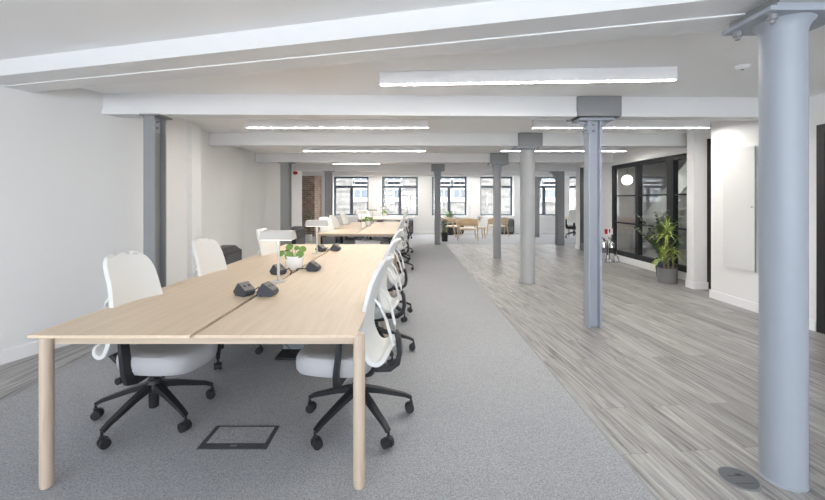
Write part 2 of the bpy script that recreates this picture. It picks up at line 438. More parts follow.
# rear wall (behind the viewer) with large windows
RW = [(-5.6, -3.7), (-3.3, -1.3), (-0.9, 1.1), (1.5, 3.5)]
mb = MB(); xs = -6.4
mb.box(-6.4, 4.9, YR-0.3, YR, 0, 0.45); mb.box(-6.4, 4.9, YR-0.3, YR, 2.3, ZC)
for a, b in RW + [(4.9, 4.9)]:
    mb.box(xs, a, YR-0.3, YR, 0.45, 2.3); xs = b
struct(mb.build('wall_rear', M_wall, smooth=False))
for i, (a, b) in enumerate(RW): window(i+7, a, b, 0.45, 2.3, YR-0.22)

# ceiling beams
def beam(pl, pr, w, z0, name='ceiling_beam'):
    a, b = Vector((*pl, 0)), Vector((*pr, 0)); d = (b-a).normalized(); n = Vector((-d.y, d.x, 0))*w
    mb = MB(); mb.prism([a.xy, b.xy, (b+n).xy, (a+n).xy], z0+0.05, ZC+0.01)
    mb.prism([(a-n*0.08).xy, (b-n*0.08).xy, (b+n*1.08).xy, (a+n*1.08).xy], z0, z0+0.05)
    if w > 0.3: mb.prism([(a+n*0.5).xy, (b+n*0.5).xy, (b+n*1.06).xy, (a+n*1.06).xy], z0-0.008, z0)
    return struct(mb.build(name, M_beam, smooth=False))
def fr(X): return 2.48 - 0.252*(X+0.68)
beam((-3.75, fr(-3.75)), (4.26, fr(4.26)), 0.34, 2.335)
beam((-3.3, 4.08), (4.8, 4.27), 0.16, 2.255)
beam((-3.4, 6.45), (4.8, 6.52), 0.20, 2.265)
beam((-3.7, 9.25), (4.8, 9.27), 0.22, 2.26)
beam((-3.6, 12.1), (9.1, 12.12), 0.24, 2.27)
beam((-4.6, 14.8), (9.1, 14.8), 0.24, 2.30)

# ------------------------------------------------------------------ columns
def h_section(mb, a, b, tf, tw, z0, z1, axis='X'):   # a = depth between flanges, b = flange width
    if axis == 'X':
        mb.box(-a/2, -a/2+tf, -b/2, b/2, z0, z1); mb.box(a/2-tf, a/2, -b/2, b/2, z0, z1); mb.box(-a/2+tf, a/2-tf, -tw/2, tw/2, z0, z1)
    else:
        mb.box(-b/2, b/2, -a/2, -a/2+tf, z0, z1); mb.box(-b/2, b/2, a/2-tf, a/2, z0, z1); mb.box(-tw/2, tw/2, -a/2+tf, a/2-tf, z0, z1)
def bolt_mb(x, y, z, nrm, r=0.012):
    n = Vector(nrm); return MB().cyl(Vector((x, y, z)), Vector((x, y, z)) + n*0.02, r, r*0.8, 8)

# nearest round column
t = thing('round_column', 'big pale daylight-tinted grey round steel column filling the right foreground', 'column', (1.84, 1.96, 0))
mb = MB(); mb.lathe([(0.094, 0.0), (0.094, 0.006), (0.0905, 0.01), (0.0905, 2.18), (0.094, 2.2), (0.105, 2.225), (0.12, 2.24)], 48)
mb.build('shaft', M_steel, t)
MB().box(-0.19, 0.22, -0.145, 0.145, 2.24, 2.262).build('capital_plate', M_steel, t, smooth=False, bevel=0.003)
MB().box(-0.15, 0.22, -0.13, 0.16, 2.262, 2.282).build('packing_plate', M_steel, t, smooth=False, bevel=0.003)
MB().box(-0.11, 0.20, -0.10, 0.19, 2.282, 2.334).build('head_block', M_steel2, t, smooth=False)
for sx, sy in ((-0.14, -0.095), (-0.14, 0.10), (0.16, -0.095), (0.16, 0.10)):
    MB().lathe([(0.012, 2.2), (0.012, 2.215), (0.021, 2.216), (0.021, 2.24)], 8, (sx, sy)).build('bolt', M_steel2, t)

def column_h(X, Y, label, boxw, group, riveted=True, a=0.14, b=0.13, zt=2.26, box_d=0.30):
    t = thing('steel_column', label, 'column', (X, Y, 0), 0, group)
    mb = MB(); h_section(mb, a, b, 0.02, 0.016, 0.0, zt-0.02); mb.build('shaft', M_steel if Y < 5 else M_steel3, t, smooth=False, bevel=0.003)
    MB().box(-boxw/2, boxw/2, -0.16 if Y < 5 else -0.25, box_d-0.16, zt-0.005, ZC-0.005).build('capital_box', M_steel2, t, smooth=False, bevel=0.004)
    mb = MB(); bw = boxw*(0.40 if Y < 5 else 0.30); mb.box(-bw, bw, -0.10, 0.10, zt-0.035, zt-0.006)
    for sx in (-1, 1):
        mb.prism([(0, 0), (bw-a/2, 0), (0.0, 0.075)] if sx > 0 else [(0, 0), (0, 0.075), (a/2-bw, 0)], -0.01, 0.01,
                 Matrix.Translation((sx*a/2, 0, zt-0.034)) @ Matrix.Rotation(-PI/2, 4, 'X') @ Matrix.Scale(1, 4))
    mb.build('capital_bracket', M_steel, t, smooth=False)
    if riveted:
        mb = MB(); mb.box(-a/2-0.012, -a/2+0.0, -b/2, b/2, zt-0.17, zt-0.03); mb.box(a/2, a/2+0.012, -b/2, b/2, zt-0.17, zt-0.03); mb.box(-a/2+0.024, a/2-0.024, -0.02, -0.0082, zt-0.17, zt-0.03)
        c = mb.build('collar_plate', M_steel, t, smooth=False)
        for z in (zt-0.07, zt-0.135):
            bolt_mb(0, -0.019, z, (0, -1, 0), 0.014).build('rivet', M_steel2, c)
            for y in (-0.035, 0.035): bolt_mb(-a/2-0.011, y, z, (-1, 0, 0), 0.012).build('rivet', M_steel2, c)
    return t
GC = 'steel columns along the wood floor'
column_h(1.995, 4.33, 'grey riveted steel column with box head, standing on wood floor left of the big dracaena', 0.465, GC)
# round column in the row
t = thing('round_column', 'plain round grey column with box head, on wood floor between two riveted steel columns', 'column', (1.965, 6.62, 0), 0)
mb = MB(); mb.lathe([(0.125, 0), (0.125, 0.02), (0.118, 0.03), (0.118, 2.2), (0.13, 2.215), (0.13, 2.235)], 36); mb.build('shaft', M_steel3, t)
MB().box(-0.19, 0.19, -0.20, 0.16, 2.25, ZC-0.005).build('capital_box', M_steel2, t, smooth=False, bevel=0.004)
MB().box(-0.235, 0.12, -0.17, 0.15, 2.228, 2.25).build('capital_plate', M_steel, t, smooth=False)
column_h(2.08, 9.42, 'slim grey steel column on wood floor in front of the lone right-hand lounge chair', 0.41, GC, True, 0.155, 0.14, 2.215)
column_h(0.87, 12.27, 'slim grey steel column at the carpet edge left of the lounge chairs', 0.40, GC, True, 0.18, 0.15, 2.27)

def column_i(X, Y, label, group, a=0.2, b=0.115, zt=2.25, axis='Y'):
    t = thing('steel_column', label, 'column', (X, Y, 0), 0, group)
    mb = MB(); h_section(mb, a, b, 0.016, 0.014, 0.0, zt-0.012, axis); mb.build('shaft', M_steel2, t, smooth=False, bevel=0.002)
    MB().box(-b*0.75, b*0.95, -a*0.62, a*0.62, zt-0.012, zt+0.004).build('capital_plate', M_steel2, t, smooth=False)
    c = MB().box(0.0075, 0.0155, -a/2+0.03, a/2-0.03, zt-0.17, zt-0.02).build('fixing_plate', M_steel, t, smooth=False)
    for z in (zt-0.06, zt-0.12):
        bolt_mb(0.015, 0, z, (1, 0, 0), 0.013).build('bolt', M_steel2, c)
    return t
GL = 'steel posts along the left wall'
column_i(-2.663, 4.17, 'grey steel I-beam post by the left wall, nearest, behind the first white chair', GL)
column_i(-2.90, 9.36, 'grey steel I-beam post near left wall beside the red alarm', GL, 0.22, 0.2, 2.255)
column_i(-2.48, 12.22, 'grey steel I-beam post left of the leftmost window', GL, 0.22, 0.19, 2.265)
def column_br(X, Y, label, side):
    t = thing('steel_column', label, 'column', (X, Y, 0), 0)
    mb = MB(); h_section(mb, 0.18, 0.22, 0.018, 0.016, 0.0, 2.262, 'Y'); mb.build('shaft', M_steel2, t, smooth=False)
    mb = MB(); s = side
    pts = [(0, 0), (0.20, 0), (0.20, -0.04), (0.12, -0.09), (0.05, -0.2), (0, -0.24)]
    ang = Matrix.Translation((s*0.1, 0, 2.262)) @ Matrix.Rotation(PI/2, 4, 'X')
    pp = [(s*x, z) for x, z in pts]
    mb.prism(pp if s < 0 else pp[::-1], -0.08, 0.08, ang); mb.build('head_bracket', M_steel2, t, smooth=False)
    return t
column_br(4.62, 12.22, 'grey steel column with curved bracket head, left of the black doorway', -1)
column_br(4.74, 14.92, 'grey steel column with bracket head, standing farthest back on carpet by the windows', 1)

# ------------------------------------------------------------------ ceiling lamps
def ceiling_lamp(x0, x1, y0, y1, label, h=0.105, w=0.055):
    a, b = Vector((x0, y0, 0)), Vector((x1, y1, 0)); L = (b-a).length
    t = thing('linear_lamp', label, 'ceiling light', ((x0+x1)/2, (y0+y1)/2, ZC-h-0.002), math.atan2(y1-y0, x1-x0), 'linear ceiling lamps')
    MB().box(-L/2, L/2, -w/2, w/2, 0.012, h).box(-L/2, L/2, -w/2, -w/2+0.0035, 0, 0.012).box(-L/2, L/2, w/2-0.0035, w/2, 0, 0.012).box(-L/2, -L/2+0.0035, -w/2+0.0035, w/2-0.0035, 0, 0.012).box(L/2-0.0035, L/2, -w/2+0.0035, w/2-0.0035, 0, 0.012).build('housing', M_trim, t, smooth=False)
    MB().box(-L/2+0.004, L/2-0.004, -w/2+0.004, w/2-0.004, 0.001, 0.0118).build('diffuser', M_lamp, t, smooth=False)
    return t
ceiling_lamp(-0.25, 2.20, 3.42, 3.29, 'long linear ceiling lamp nearest the viewer, above the wood floor edge')
ceiling_lamp(-2.22, 0.26, 5.45, 5.45, 'second nearest linear ceiling lamp on the left, above the first desk')
ceiling_lamp(1.69, 4.10, 5.45, 5.45, 'second nearest linear ceiling lamp on the right, ending by the right wall')
ceiling_lamp(-2.14, 0.32, 8.02, 8.02, 'third nearest linear ceiling lamp on the left, over the middle desk')
ceiling_lamp(1.85, 4.36, 8.02, 8.02, 'linear ceiling lamp pointing at the glass partition, crossing behind the riveted column')
ceiling_lamp(-2.06, -0.80, 10.8, 10.8, 'short linear ceiling lamp, over the far end of the middle desk')
ceiling_lamp(-2.0, 0.47, 13.4, 13.4, 'farthest linear ceiling lamp on the left, before the back windows')
ceiling_lamp(1.78, 4.2, 13.4, 13.4, 'farthest linear ceiling lamp on the right, over the lounge chairs')
ceiling_lamp(5.3, 5.3, 6.9, 9.3, 'added linear ceiling lamp brightening the stair room behind the partition glass')  # added lamp, lifts the dark stair room behind the glass
ceiling_lamp(-1.9, 0.55, 15.6, 15.6, 'added linear ceiling lamp on the left, brightening the end by the back windows')  # added lamp, brightens the dim far end of the room
ceiling_lamp(1.8, 4.25, 15.6, 15.6, 'added linear ceiling lamp on the right, brightening the end by the back windows')  # its right-hand twin, likewise added to lighten the back wall
t = thing('smoke_detector', 'small round white detector on the ceiling left of the big round column', 'detector', (2.72, 3.25, ZC-0.03))
MB().lathe([(0.03, 0), (0.045, 0.008), (0.05, 0.02), (0.055, 0.0295)], 24).build('detector_head', M_trim, t)
MB().lathe([(0.0, -0.006), (0.012, -0.004), (0.014, 0.001)], 16).build('sensor', M_unit2, t)

# ------------------------------------------------------------------ desks
def bench(Yf, L, label, nleg=3, X=-1.022):
    t = thing('bench_desk', label, 'desk', (X, Yf, 0.006), 0, 'oak bench desks in a line')
    H = 0.729
    for s, (x0, x1) in ((-1, (-0.777, -0.013)), (1, (0.009, 0.775))):
        MB().box(x0, x1, 0.0 if s > 0 else -0.004, L, H-0.014, H).build('tabletop', M_oak, t, smooth=False, bevel=0.0015)
    ys = [0.022 + i*(L-0.044)/(nleg-1) for i in range(nleg)]
    for i, y in enumerate(ys):
        for x, top in ((-0.708, H-0.0145), (0.783, H-0.0145)):
            if x > 0: prof = [(0.024, 0.0), (0.027, 0.006), (0.0285, 0.02), (0.0285, H-0.008), (0.024, H-0.0005)]
            else: prof = [(0.024, 0.0), (0.027, 0.006), (0.0285, 0.02), (0.0285, top)]
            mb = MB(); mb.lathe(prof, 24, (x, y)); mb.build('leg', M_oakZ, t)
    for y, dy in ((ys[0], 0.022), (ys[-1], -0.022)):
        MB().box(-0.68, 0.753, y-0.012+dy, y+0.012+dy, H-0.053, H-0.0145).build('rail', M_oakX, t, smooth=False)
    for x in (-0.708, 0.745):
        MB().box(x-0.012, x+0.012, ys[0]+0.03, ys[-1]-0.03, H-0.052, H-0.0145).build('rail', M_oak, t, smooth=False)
    mb = MB(); mb.box(-0.09, 0.09, 0.35, L-0.35, H-0.11, H-0.10); mb.box(-0.09, -0.08, 0.35, L-0.35, H-0.10, H-0.0145); mb.box(0.08, 0.09, 0.35, L-0.35, H-0.10, H-0.0145)
    mb.build('cable_tray', M_unit, t, smooth=False)
    return t
bench(1.877, 3.90, 'long pale oak bench desk nearest the viewer, with white lamps and potted plant')
bench(7.62, 4.05, 'pale oak bench desk in the middle of the row, behind the nearest one')
bench(13.5, 2.4, 'pale oak bench desk farthest back, under the left windows', 2)
ZT = 0.735

# ------------------------------------------------------------------ task chairs
def sup_ell(a, b, n=3.2, k=40):
    out = []
    for i in range(k):
        t = 2*PI*i/k; c, s = math.cos(t), math.sin(t)
        out.append((a*math.copysign(abs(c)**(2/n), c), b*math.copysign(abs(s)**(2/n), s)))
    return out
BP = [(y+0.072, z-0.006) for y, z in [(-0.285, 0.500), (-0.262, 0.462), (-0.228, 0.442), (-0.192, 0.455), (-0.168, 0.50), (-0.152, 0.56), (-0.150, 0.62), (-0.158, 0.70), (-0.178, 0.79), (-0.208, 0.89), (-0.25, 0.975), (-0.287, 1.028)]]
def bp(t):
    f = t*(len(BP)-1); i = min(int(f), len(BP)-2); u = f-i
    P = [BP[max(0, min(len(BP)-1, i+k))] for k in (-1, 0, 1, 2)]
    return [0.5*((2*P[1][c]) + (-P[0][c]+P[2][c])*u + (2*P[0][c]-5*P[1][c]+4*P[2][c]-P[3][c])*u*u + (-P[0][c]+3*P[1][c]-3*P[2][c]+P[3][c])*u**3) for c in (0, 1)]
def make_chair(label, group, seat_mat=None, back_mat=None):
    t = thing('task_chair', label, 'chair', (0, 0, 0), 0, group)
    MB().lathe([(0.026, 0.065), (0.029, 0.07), (0.029, 0.16), (0.048, 0.172), (0.05, 0.215), (0.036, 0.24), (0.0, 0.24)], 20).build('base_hub', M_black, t)
    for k in range(5):
        a = 2*PI*k/5
        c, s = math.cos(a), math.sin(a)
        mb = MB(); mb.bar([(c*0.03, s*0.03, 0.205), (c*0.14, s*0.14, 0.176), (c*0.30, s*0.30, 0.122), (c*0.342, s*0.342, 0.100)], [0.052, 0.042, 0.032, 0.028], [0.036, 0.032, 0.024, 0.022])
        mb.cyl((c*0.342, s*0.342, 0.10), (c*0.342, s*0.342, 0.062), 0.008, n=8)
        leg = mb.build('base_leg', M_black, t, smooth=False, bevel=0.005)
        ca = a + random.uniform(-0.5, 0.5) + PI/2
        ax = Vector((math.cos(ca), math.sin(ca), 0)); ctr = Vector((c*0.342, s*0.342, 0.036)) + Vector((-ax.y, ax.x, 0))*0.010
        mb = MB()
        for sg in (-1, 1): mb.cyl(ctr+ax*sg*0.009, ctr+ax*sg*0.028, 0.030, 0.027, 16)
        mb.cyl(ctr-ax*0.01, ctr+ax*0.01, 0.022, n=12)
        mb.cyl(Vector((c*0.342, s*0.342, 0.06)), Vector((c*0.342, s*0.342, 0.074)), 0.013, n=10)
        mb.build('castor', M_black, leg)
    MB().lathe([(0.024, 0.23), (0.024, 0.30), (0.016, 0.301), (0.016, 0.36)], 16).build('gas_lift', M_black, t)
    m = MB().slab(sup_ell(0.11, 0.15, 4, 24), [(0.55, 0.30), (0.9, 0.315), (1.0, 0.346), (0.95, 0.35)], lambda p: p + Vector((0, 0.03, 0))).build('seat_mechanism', M_black, t)
    MB().cyl((0.09, -0.02, 0.322), (0.20, -0.03, 0.318), 0.008, n=8).cyl((0.19, -0.03, 0.318), (0.225, -0.03, 0.318), 0.020, n=12).build('adjust_knob', M_black, m)
    def sd(p):
        y = p.y
        z = p.z - 0.35*max(0, y-0.12)**2*3.0 + 0.012*(abs(p.x)/0.23)**2 - 0.004
        return Vector((p.x*(1 - 0.1*max(0, y/0.22)), y + 0.125, z))
    MB().slab(sup_ell(0.245, 0.235, 3.4, 48), [(0.80, 0.352), (0.92, 0.36), (0.98, 0.383), (1.0, 0.418), (0.99, 0.447), (0.95, 0.464), (0.87, 0.473), (0.6, 0.476), (0.3, 0.474)], sd).build('seat', seat_mat or M_seat, t)
    mb = MB(); sp = [(0, -0.02, 0.335), (0, -0.12, 0.333), (0, -0.20, 0.34), (0, -0.246, 0.378), (0, -0.258, 0.44), (0, -0.250, 0.52), (0, -0.233, 0.565)]
    mb.bar(sp, [0.024, 0.026, 0.03, 0.034, 0.032, 0.028, 0.022], [0.07, 0.07, 0.075, 0.078, 0.075, 0.07, 0.06], up=(1, 0, 0))
    mb.build('spine', M_black, t, smooth=False, bevel=0.006)
    for sx in (-1, 1):
        mb = MB(); mb.bar([(sx*0.09, 0.06, 0.332), (sx*0.20, 0.075, 0.332), (sx*0.248, 0.075, 0.344), (sx*0.262, 0.073, 0.40), (sx*0.266, 0.06, 0.52), (sx*0.266, 0.05, 0.645)], [0.05, 0.055, 0.06, 0.06, 0.058, 0.055], [0.022, 0.024, 0.03, 0.03, 0.026, 0.024], up=(0, 0.02, 1) if False else (0, 1, 0))
        arm = mb.build('armrest', M_black, t, smooth=False, bevel=0.004)
        MB().slab(sup_ell(0.042, 0.125, 3, 24), [(0.85, 0.646), (1.0, 0.652), (1.0, 0.664), (0.9, 0.670)], lambda p, sx=sx: p + Vector((sx*0.266, 0.07, 0))).build('arm_pad', M_black, arm)
    def bf(u, v):
        y, z = bp(v); uu = u*2-1
        arc = v*0.72
        w = 0.198 + 0.022*math.sin(PI*min(1, v*1.25)) - 0.034*v
        if v > 0.82:
            q = (v-0.82)/0.18; w -= 0.095*(1-math.sqrt(max(0, 1-q*q)))
        if v < 0.12:
            q = (0.12-v)/0.12; w -= 0.06*(1-math.sqrt(max(0, 1-q*q)))
        return Vector((uu*w, y + 0.035*uu*uu*(0.3+0.7*v if v > 0.2 else 0.4), z))
    MB().grid(bf, 15, 36).build('backrest', back_mat or M_white, t, solid=0.024, bevel=0.006)
    mb = MB()
    for sx in (-1, 1):
        mb.tube([(sx*0.13, -0.122, 0.79), (sx*0.135, -0.158, 0.745), (sx*0.135, -0.193, 0.66), (sx*0.12, -0.215, 0.57), (sx*0.09, -0.226, 0.51), (sx*0.0, -0.226, 0.485)], [0.007, 0.009, 0.009, 0.009, 0.009, 0.009], 8)
    mb.build('back_support', M_whitep, t)
    return t
GCH = 'white task chairs at the bench desks'
FLZ = 0.006
chair0 = make_chair('white task chair pushed under the front left corner of the nearest desk', GCH)
def face(vx, vy): return math.atan2(-vx, vy)       # rotation so that local +Y points along (vx,vy)
chair0.location = (-1.61, 2.51, FLZ); chair0.rotation_euler = (0, 0, face(0.98, -0.20))
def base_turn(c, deg):                              # world bearing of the star base
    for ch in c.children:
        if ch.name.startswith('base_leg'): ch.rotation_euler.z = math.radians(deg) - c.rotation_euler.z
base_turn(chair0, 42)
def chair(X, Y, v, label, deg=None):
    c = dup(chair0, (X, Y, FLZ), face(*v), label)
    base_turn(c, random.uniform(0, 72) if deg is None else deg)
    return c
# right side of the nearest desk
chair(-0.315, 2.455, (-0.998, 0.06), 'white task chair behind the nearest desk\'s front right leg, closest of its aisle side', 18)
chair(-0.30, 3.55, (-0.99, 0.08), 'white task chair on the aisle side of the nearest desk, second along', 10)
chair(-0.29, 4.68, (-0.99, 0.10), 'white task chair on the aisle side of the nearest desk, last along')
chair(-1.66, 3.50, (0.95, -0.16), 'white task chair by the wall side of the nearest desk, beside the black heater unit')
chair(-1.58, 4.72, (0.96, -0.22), 'white task chair at the far wall-side end of the nearest desk, behind the desk lamp')
# middle desk
chair(-0.27, 7.75, (-0.97, 0.15), 'white task chair on the aisle side of the middle desk, first along')
chair(-0.29, 8.88, (-0.98, 0.10), 'white task chair on the aisle side of the middle desk, second along')
chair(-0.26, 10.3, (-0.97, 0.2), 'white task chair on the aisle side of the middle desk, last along')
chair(-1.62, 8.1, (0.75, -0.60), 'white task chair on wall side of the middle desk, half behind a desk lamp')
chair(-1.62, 9.15, (0.92, -0.3), 'white task chair on the wall side of the middle desk, second along')
chair(-1.60, 10.45, (0.93, -0.3), 'white task chair at the far wall-side end of the middle desk')
# farthest desk
chair(-0.25, 14.1, (-0.97, 0.15), 'white task chair at the aisle side of the farthest desk, front one')
chair(-0.27, 15.2, (-0.97, 0.15), 'white task chair on aisle side of the farthest desk, rear one, near the black heater')
chair(-1.62, 13.9, (0.9, -0.35), 'white task chair on the wall side of the farthest desk, front one')
chair(-1.60, 14.75, (0.9, -0.35), 'white task chair on the wall side of the farthest desk, middle one')
chair(-1.58, 15.6, (0.9, -0.35), 'white task chair on the wall side of the farthest desk, rear one')

for ch in chair0.children:                            # this one has its back slid further out
    if ch.name.split('.')[0] in ('backrest', 'back_support', 'spine'): ch.location.y = -0.05
# small desk in the far right room
t = thing('small_desk', 'small oak desk glimpsed beyond the black doorway, by the far right window', 'desk', (6.35, 15.3, 0.006))
MB().box(-0.42, 0.42, -0.35, 0.35, 0.705, 0.729).build('tabletop', M_oak, t, smooth=False)
for sx in (-1, 1):
    for sy in (-1, 1): MB().cyl((sx*0.33, sy*0.28, 0), (sx*0.33, sy*0.28, 0.7045), 0.03, n=16).build('leg', M_oakZ, t)
c2 = make_chair('task chair with black seat beside the small oak desk in the far right room', None, M_seatd)
c2.location = (6.02, 14.55, FLZ); c2.rotation_euler = (0, 0, face(0.35, 0.9))

# ------------------------------------------------------------------ things on the desks
def desk_lamp(X, Y, label, rz=0.0):
    t = thing('desk_lamp', label, 'lamp', (X, Y, ZT+0.0005), rz, 'white desk lamps')
    MB().lathe([(0.055, 0), (0.055, 0.006), (0.05, 0.009), (0.0, 0.009)], 28).build('lamp_base', M_lampw, t)
    MB().lathe([(0.010, 0.009), (0.010, 0.34)], 14).build('stem', M_lampw, t)
    prof = [(-0.128, 0.0), (0.128, 0.0), (0.116, 0.068), (-0.116, 0.068)]
    mb = MB()
    a = [mb.bm.verts.new((x, (-0.065 if z == 0 else -0.055), z+0.332)) for x, z in prof]; b = [mb.bm.verts.new((x, (0.065 if z == 0 else 0.055), z+0.332)) for x, z in prof]
    mb.bm.faces.new(a); mb.bm.faces.new(b[::-1])
    for i in range(4): mb.bm.faces.new([a[i], b[i], b[(i+1) % 4], a[(i+1) % 4]])
    mb.build('lamp_shade', M_lampw, t, smooth=False, bevel=0.004)
    MB().box(-0.115, 0.115, -0.054, 0.054, 0.3285, 0.3315).build('diffuser', M_desklamp, t, smooth=False)
    return t
desk_lamp(-1.02, 3.10, 'nearest white desk lamp with flat wide shade, beside the round-leaf plant')
desk_lamp(-1.10, 4.74, 'white desk lamp near the far end of the nearest desk')
desk_lamp(-1.07, 8.9, 'white desk lamp at the near half of the middle desk', 0.1)
desk_lamp(-1.0, 10.9, 'white desk lamp at the far half of the middle desk', 0.1)
desk_lamp(-0.98, 15.2, 'white desk lamp on the farthest desk')

def module(X, Y, rz, label, cable):
    t = thing('power_module', label, 'power socket', (X, Y, ZT+0.0005), rz, 'desktop power modules')
    # six-sided wedge: profile in x-z, extruded along y
    pr = [(-0.066, 0.026), (-0.042, 0.0), (0.040, 0.0), (0.060, 0.022), (0.055, 0.040), (-0.020, 0.088)]
    mb = MB(); mb.prism(pr, -0.042, 0.042, Matrix.Rotation(PI/2, 4, 'X')); mb.build('module_body', M_mod, t, smooth=False, bevel=0.004)
    a, b = Vector((0.055, 0.040)), Vector((-0.020, 0.088)); d = (b-a).normalized(); n = Vector((d.y, -d.x)); n = n if n.y > 0 else -n
    q = [a+d*0.004+n*0.0006, b-d*0.004+n*0.0006, b-d*0.006+n*0.0045, a+d*0.006+n*0.0045]
    mb = MB(); mb.prism(q, -0.038, 0.038, Matrix.Rotation(PI/2, 4, 'X')); f = mb.build('socket_face', M_modf, t, smooth=False)
    m0 = (a+b)/2
    mb = MB()
    for y in (-0.018, 0.018): mb.prism([m0-d*0.008+n*0.0047, m0+d*0.008+n*0.0047, m0+d*0.008+n*0.0062, m0-d*0.008+n*0.0062], y-0.008, y+0.008, Matrix.Rotation(PI/2, 4, 'X'))
    mb.build('socket', M_black, f, smooth=False)
    inv = Matrix.Rotation(-rz, 4, 'Z')
    mb = MB(); mb.tube([inv @ (Vector(p) - Vector((X, Y, ZT+0.0005))) for p in cable], 0.005, 8); mb.build('cable', M_black, t)
def pair(Y, k, xl=-1.09, xr=-0.955, dy=0.0, dz=0.0):
    nm = ['nearest pair on front desk', 'pair beside the potted plant', 'far pair behind the lamps']
    sx = -1.022
    module(xl, Y, -0.5, 'dark angular power module, left of the %s' % nm[k], [(xl+0.05, Y+0.03, ZT+0.028), (xl+0.075, Y+0.05, ZT+0.045), (sx+0.0, Y+0.03, ZT+0.02), (sx, Y-0.02, ZT-0.02)])
    module(xr, Y+dy, -0.15, 'dark angular power module, right of the %s' % nm[k], [(xr-0.035, Y+dy+0.0, ZT+0.02), (sx+0.02, Y+dy-0.0, ZT+0.02), (sx+0.0, Y+dy+0.02, ZT+0.01), (sx, Y+dy+0.06, ZT-0.02)])
pair(2.66, 0, -1.10, -0.945)
pair(3.42, 1, -1.125, -0.865, 0.17)
pair(4.97, 2, -1.10, -0.93, 0.06)

def round_leaf(mb, c, n, r):
    c, n = Vector(c), Vector(n).normalized(); q = n.to_track_quat('Z', 'Y')
    ctr = mb.bm.verts.new(c - n*r*0.12); ring = [mb.bm.verts.new(c + q @ Vector((r*math.cos(2*PI*i/14), r*math.sin(2*PI*i/14), 0))) for i in range(14)]
    for i in range(14): mb.bm.faces.new([ctr, ring[i], ring[(i+1) % 14]])
def pilea(X, Y, label, spots, scale=1.0):
    t = thing('potted_plant', label, 'plant', (X, Y, ZT+0.0005), 0, 'round-leaf plants on the desks')
    MB().lathe([(0.045, 0), (0.058, 0.006), (0.076, 0.045), (0.080, 0.09), (0.079, 0.128), (0.074, 0.128), (0.074, 0.112), (0.0, 0.112)], 32).build('pot', M_pot, t)
    MB().lathe([(0.073, 0.1125), (0.0, 0.120)], 20).build('soil', M_soil, t)
    ml, ms = MB(), MB()
    for x, y, z, r, n in spots:
        round_leaf(ml, (x, y, z), n, r*scale)
        ms.tube([(x*0.1, y*0.1, 0.112), (x*0.5, y*0.5, 0.112+(z-0.112)*0.75), (x, y, z-0.004)], 0.0022, 5)
    ml.build('leaves', M_leaf, t, keepn=True); ms.build('stems', M_stem, t)
SP = [(-0.115, -0.02, 0.150, 0.034, (-0.3, -1, 0.9)), (-0.052, 0.02, 0.205, 0.036, (-0.1, -1, 1.0)), (-0.035, -0.05, 0.135, 0.040, (0, -1, 0.5)),
      (0.012, 0.03, 0.195, 0.026, (0, -1, 0.9)), (0.075, 0.0, 0.188, 0.034, (0.3, -1, 0.9)), (0.062, -0.045, 0.145, 0.036, (0.1, -1, 0.7)), (-0.08, 0.06, 0.17, 0.03, (-0.4, 0.4, 1)), (0.05, 0.08, 0.17, 0.03, (0.4, 0.6, 1))]
pilea(-1.056, 3.66, 'small round-leaf green plant in a white bowl pot on the nearest desk', SP)
pilea(-1.02, 9.9, 'small green plant in a white pot on the middle desk', SP, 1.2)
pilea(-0.97, 15.7, 'small green plant in a white pot on the farthest desk', SP, 1.2)

# ------------------------------------------------------------------ floor boxes
t = thing('floor_box', 'rectangular carpet-topped floor box with dark metal frame, in front of the nearest desk', 'floor box', (-0.975, 2.293, 0.0062))
mb = MB(); w, h = 0.192, 0.113
mb.box(-w, w, -h, -h+0.052, 0, 0.003); mb.box(-w, w, h-0.012, h, 0, 0.003); mb.box(-w, -w+0.026, -h+0.052, h-0.012, 0, 0.003); mb.box(w-0.026, w, -h+0.052, h-0.012, 0, 0.003)
mb.build('box_frame', M_box, t, smooth=False)
MB().box(-w+0.027, w-0.027, -h+0.053, h-0.013, 0, 0.0025).build('carpet_inlay', M_carpet, t, smooth=False)
MB().box(-0.02, 0.02, -h+0.024, -h+0.034, 0.0031, 0.006).build('lift_handle', M_boxl, t, smooth=False)
t = thing('floor_box', 'open black floor box with cables under the nearest desk', 'floor box', (-1.0, 3.50, 0.0062))
MB().box(-0.15, 0.15, -0.1, 0.1, 0, 0.02).build('box_frame', M_black, t, smooth=False, bevel=0.003)
MB().box(-0.14, 0.14, -0.01, 0.01, 0.02, 0.16, Matrix.Translation((0, 0.10, 0)) @ Matrix.Rotation(-0.25, 4, 'X')).build('lid', M_box, t, smooth=False)
mb = MB()
mb.tube([(0.02, -0.03, 0.02), (-0.01, -0.05, 0.05), (-0.09, -0.02, 0.12), (-0.10, 0.02, 0.30), (-0.07, 0.05, 0.627)], 0.005)
mb.tube([(0.08, 0.0, 0.02), (0.10, -0.03, 0.06), (0.05, 0.0, 0.16), (-0.04, 0.02, 0.30), (-0.05, 0.1, 0.627)], 0.005)
mb.build('cables', M_black, t)
t = thing('floor_box', 'round metal floor box lid set in the wood floor beside the big round column', 'floor box', (1.622, 1.96, 0.0005))
MB().lathe([(0.087, 0), (0.087, 0.003), (0.083, 0.005), (0.080, 0.004), (0.079, 0.002), (0.0, 0.002)], 44).build('ring', M_boxl, t)
MB().lathe([(0.0785, 0.0021), (0.0785, 0.0038), (0.0, 0.0038)], 40).build('lid', M_box, t)
mb = MB(); mb.box(-0.045, 0.045, 0.012, 0.016, 0.0039, 0.0046); mb.box(0.0, 0.03, 0.018, 0.03, 0.0039, 0.005); mb.box(-0.045, 0.045, -0.04, -0.037, 0.0039, 0.0046); mb.build('flap', M_black, t, smooth=False)

